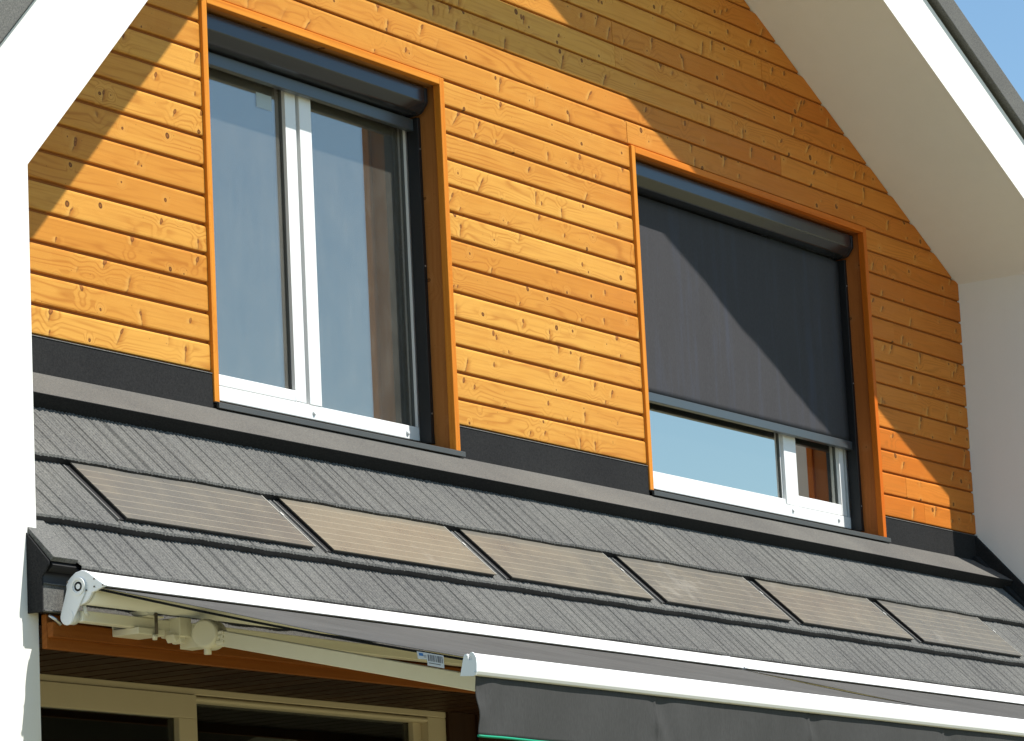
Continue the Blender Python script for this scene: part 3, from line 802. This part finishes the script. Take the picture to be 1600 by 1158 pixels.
    for r in range(k + 1):
        t = r / k
        for c in range(n + 1):
            x = f0 + (f1 - f0) * c / n
            y, z = fab_pt(t, .010)
            e = math.sin(math.pi * t)
            z += e * (.0045 * math.sin(x * 2.3 + t * 2.0 + x0) + .002 * math.sin(x * 5.1 - t * 4))
            # soft diagonal ripples near the corner
            z += .0035 * math.sin((x - f0) * 9 + t * 7) * math.exp(-(x - f0) * 1.3) * e
            vs.append((x, y, z))
    w = n + 1
    m.add(vs, [(r * w + c, r * w + c + 1, (r + 1) * w + c + 1, (r + 1) * w + c) for r in range(k) for c in range(n)], True)
    clo = add(m, 'awning_cloth', AWNF); sd = clo.modifiers.new('thickness', 'SOLIDIFY'); sd.thickness = .0015; sd.offset = -1
    m = MB(); vs = []
    for xq in (f0 - .001, f0 + .02):
        for r in range(k + 1):
            y, z = fab_pt(r / k, .010); vs.append((xq, y, z - .003))
    for xq in (f0 - .001, f0 + .02):
        for r in range(k + 1):
            y, z = fab_pt(r / k, .010); vs.append((xq, y, z - .0105))
    q = k + 1; fs = []
    for r in range(k):
        fs += [(r, r + 1, q + r + 1, q + r), (2 * q + r, 3 * q + r, 3 * q + r + 1, 2 * q + r + 1), (r, 2 * q + r, 2 * q + r + 1, r + 1), (q + r, q + r + 1, 3 * q + r + 1, 3 * q + r)]
    m.add(vs, fs); m.build('hem', HEM, clo)
    m = MB(); m.prism([fab_pt(0, 0), fab_pt(1, 0), (fab_pt(1, 0)[0], fab_pt(1, 0)[1] - .012), (fab_pt(0, 0)[0], fab_pt(0, 0)[1] - .012)], f1 - .02, f1 - .0005, 'x')
    hm = m.build('hem', HEM, clo); hm.location.z = -.013
    # valance with sewn seams and puckers
    g0, g1 = x0 + .022, x1 - .02
    seams = [g0 + 1.085 * i for i in range(1, 4)]
    m = MB(); n = 700; k = 14; vs = []
    for r in range(k + 1):
        t = r / k
        for c in range(n + 1):
            x = g0 + (g1 - g0) * c / n
            y = -2.4075 + .006 * t * math.sin(x * 4.1 + 1) + .004 * t * math.sin(x * 13.0 + t * 2)
            for s_ in seams:
                dd = x - s_
                y += .0035 * math.exp(-(dd / .03) ** 2) * math.sin(t * 9.0 + .5) * (.4 + t) + .0055 * math.exp(-((dd - .03 - t * .08) / .05) ** 2) * (1 - t * .4)
                y -= .0045 * math.exp(-(dd / .008) ** 2)
            dd = x - g0
            y += .004 * math.exp(-(dd / .035) ** 2) * math.sin(t * 8.0) + .003 * math.exp(-(dd / .12) ** 2) * math.sin(t * 5 + dd * 40)
            xx = x - (.006 * math.sin(t * 3.0) + .002 * math.sin(t * 12)) * math.exp(-(dd / .1) ** 2) * -1
            vs.append((xx, y, -1.553 - .187 * t))
    w = n + 1
    m.add(vs, [(r * w + c, r * w + c + 1, (r + 1) * w + c + 1, (r + 1) * w + c) for r in range(k) for c in range(n)], True)
    val = add(m, 'valance', VALF); sd = val.modifiers.new('thickness', 'SOLIDIFY'); sd.thickness = .0015; sd.offset = 0
    m = MB(); m.tube([vs[k * w + c] for c in range(0, n + 1, 5)], .0042, 8); m.build('piping', GREEN, val)
    if full:
        # two paper tags on the side hem: one with a blue mark, one with printed bars
        for (ya, yb, drop, nm) in ((-2.200, -2.258, .024, 0), (-2.236, -2.300, .040, 1)):
            def zt(y): return fab_pt((y + .905) / -1.48, .010)[1] - .006
            xq = f0 - .0025 - .001 * nm
            m = MB(); P4 = [(ya, zt(ya)), (yb, zt(yb)), (yb - .002, zt(yb) - drop + .004 * (1 - nm)), (ya - .004, zt(ya) - drop)]
            m.prism(P4, xq, xq + .0008, 'x'); tg = add(m, 'care_tag', PAPER)
            def q4(fa, fb, ga, gb, mb):
                def L2(f, g):
                    a = Vector(P4[0]).lerp(Vector(P4[1]), f); b = Vector(P4[3]).lerp(Vector(P4[2]), f); return a.lerp(b, g)
                mb.prism([L2(fa, ga), L2(fb, ga), L2(fb, gb), L2(fa, gb)], xq - .0006, xq - .0001, 'x')
            if nm == 0:
                m = MB(); q4(.12, .40, .15, .55, m); m.build('mark', plain('blue_ink', (.05, .16, .40), .6, .2), tg)
                m = MB(); q4(.42, .85, .40, .52, m); q4(.42, .75, .60, .70, m); m.build('print', plain('grey_ink', (.25, .25, .27), .6, .2), tg)
            else:
                m = MB(); f = .08
                while f < .9:
                    wv = random.choice((.018, .03, .045)); q4(f, f + wv, .10, .62, m); f += wv + random.choice((.02, .03, .05))
                q4(.10, .80, .74, .80, m)
                m.build('print', plain('black_ink', (.10, .10, .12), .6, .2), tg)
    reparent_at(parts, root)
make_awning(-1.900, 2.443, 'left awning rolled out over the porch, its white end bracket and shaded arm showing', True)
make_awning(2.453, 6.80, 'right awning beyond the dark gap in the cloth, starting at the hood joint', False)

# ------------------------------------------------------------------ ground
m = MB(); m.box(-400, 400, -400, 400, -4.60, -4.34)
t = NT('dry_lawn'); p = t.pos()
a = t.noise(p, .8, 4.0, .6); b = t.noise(p, 30.0, 3.0)
t.principled(t.mix(t.math('ADD', t.math('MULTIPLY', a, .6), t.math('MULTIPLY', b, .4)), (.180, .160, .080), (.24, .22, .12)), .95, .1)
g = m.build('ground', t.m); tag(g, 'pale sandy garden ground in front of the house', 'ground', kind='structure')

# ------------------------------------------------------------------ light
to_sun = Vector((.31, .69 * -1, 1.236)).normalized()
sun = bpy.data.lights.new('sun', 'SUN'); sun.energy = 4.6; sun.angle = R(.53); sun.color = (1.0, .955, .88)
so = bpy.data.objects.new('sun', sun); col.objects.link(so)
so.rotation_euler = to_sun.to_track_quat('Z', 'Y').to_euler(); so.location = (3, -8, 12)
wd = bpy.data.worlds.new('World'); scene.world = wd; wd.use_nodes = True
nt = wd.node_tree; bg = nt.nodes['Background']
sky = nt.nodes.new('ShaderNodeTexSky'); sky.sky_type = 'NISHITA'; sky.sun_disc = False
sky.sun_elevation = math.asin(to_sun.z); sky.sun_rotation = math.atan2(to_sun.x, to_sun.y)
sky.air_density = 1.0; sky.dust_density = .1; sky.ozone_density = 1.4; sky.altitude = 200
tint = nt.nodes.new('ShaderNodeMix'); tint.data_type = 'RGBA'; tint.blend_type = 'MULTIPLY'; tint.inputs[0].default_value = 1.0
tint.inputs[7].default_value = (.90, 1.03, 1.02, 1)      # white balance of the daylight sky
nt.links.new(sky.outputs[0], tint.inputs[6]); nt.links.new(tint.outputs[2], bg.inputs[0]); bg.inputs[1].default_value = .092

# ------------------------------------------------------------------ camera
cam = bpy.data.cameras.new('camera'); co = bpy.data.objects.new('camera', cam); col.objects.link(co)
cam.sensor_fit = 'HORIZONTAL'; cam.sensor_width = 36.0; cam.lens = 36.0 * 5700.0 / 1600.0
cam.clip_start = .1; cam.clip_end = 2000
right = Vector((0.5436505393860815, -0.8379345134285117, -0.048060818038667664))
down = Vector((0.13087824015655372, 0.141196869877698, -0.9812921737129384))
fwd = Vector((0.8290446171821791, 0.5271899042489943, 0.18642914895259866))
M = Matrix((right, -down, -fwd)).transposed().to_4x4(); M.translation = (-11.32612, -8.60367, -2.74015)
co.matrix_world = M
scene.camera = co

scene.view_settings.view_transform = 'Standard'; scene.view_settings.look = 'None'
scene.view_settings.gamma = 1.0; scene.view_settings.exposure = .75
scene.render.engine = 'CYCLES'
scene.cycles.max_bounces = 8; scene.cycles.transparent_max_bounces = 12
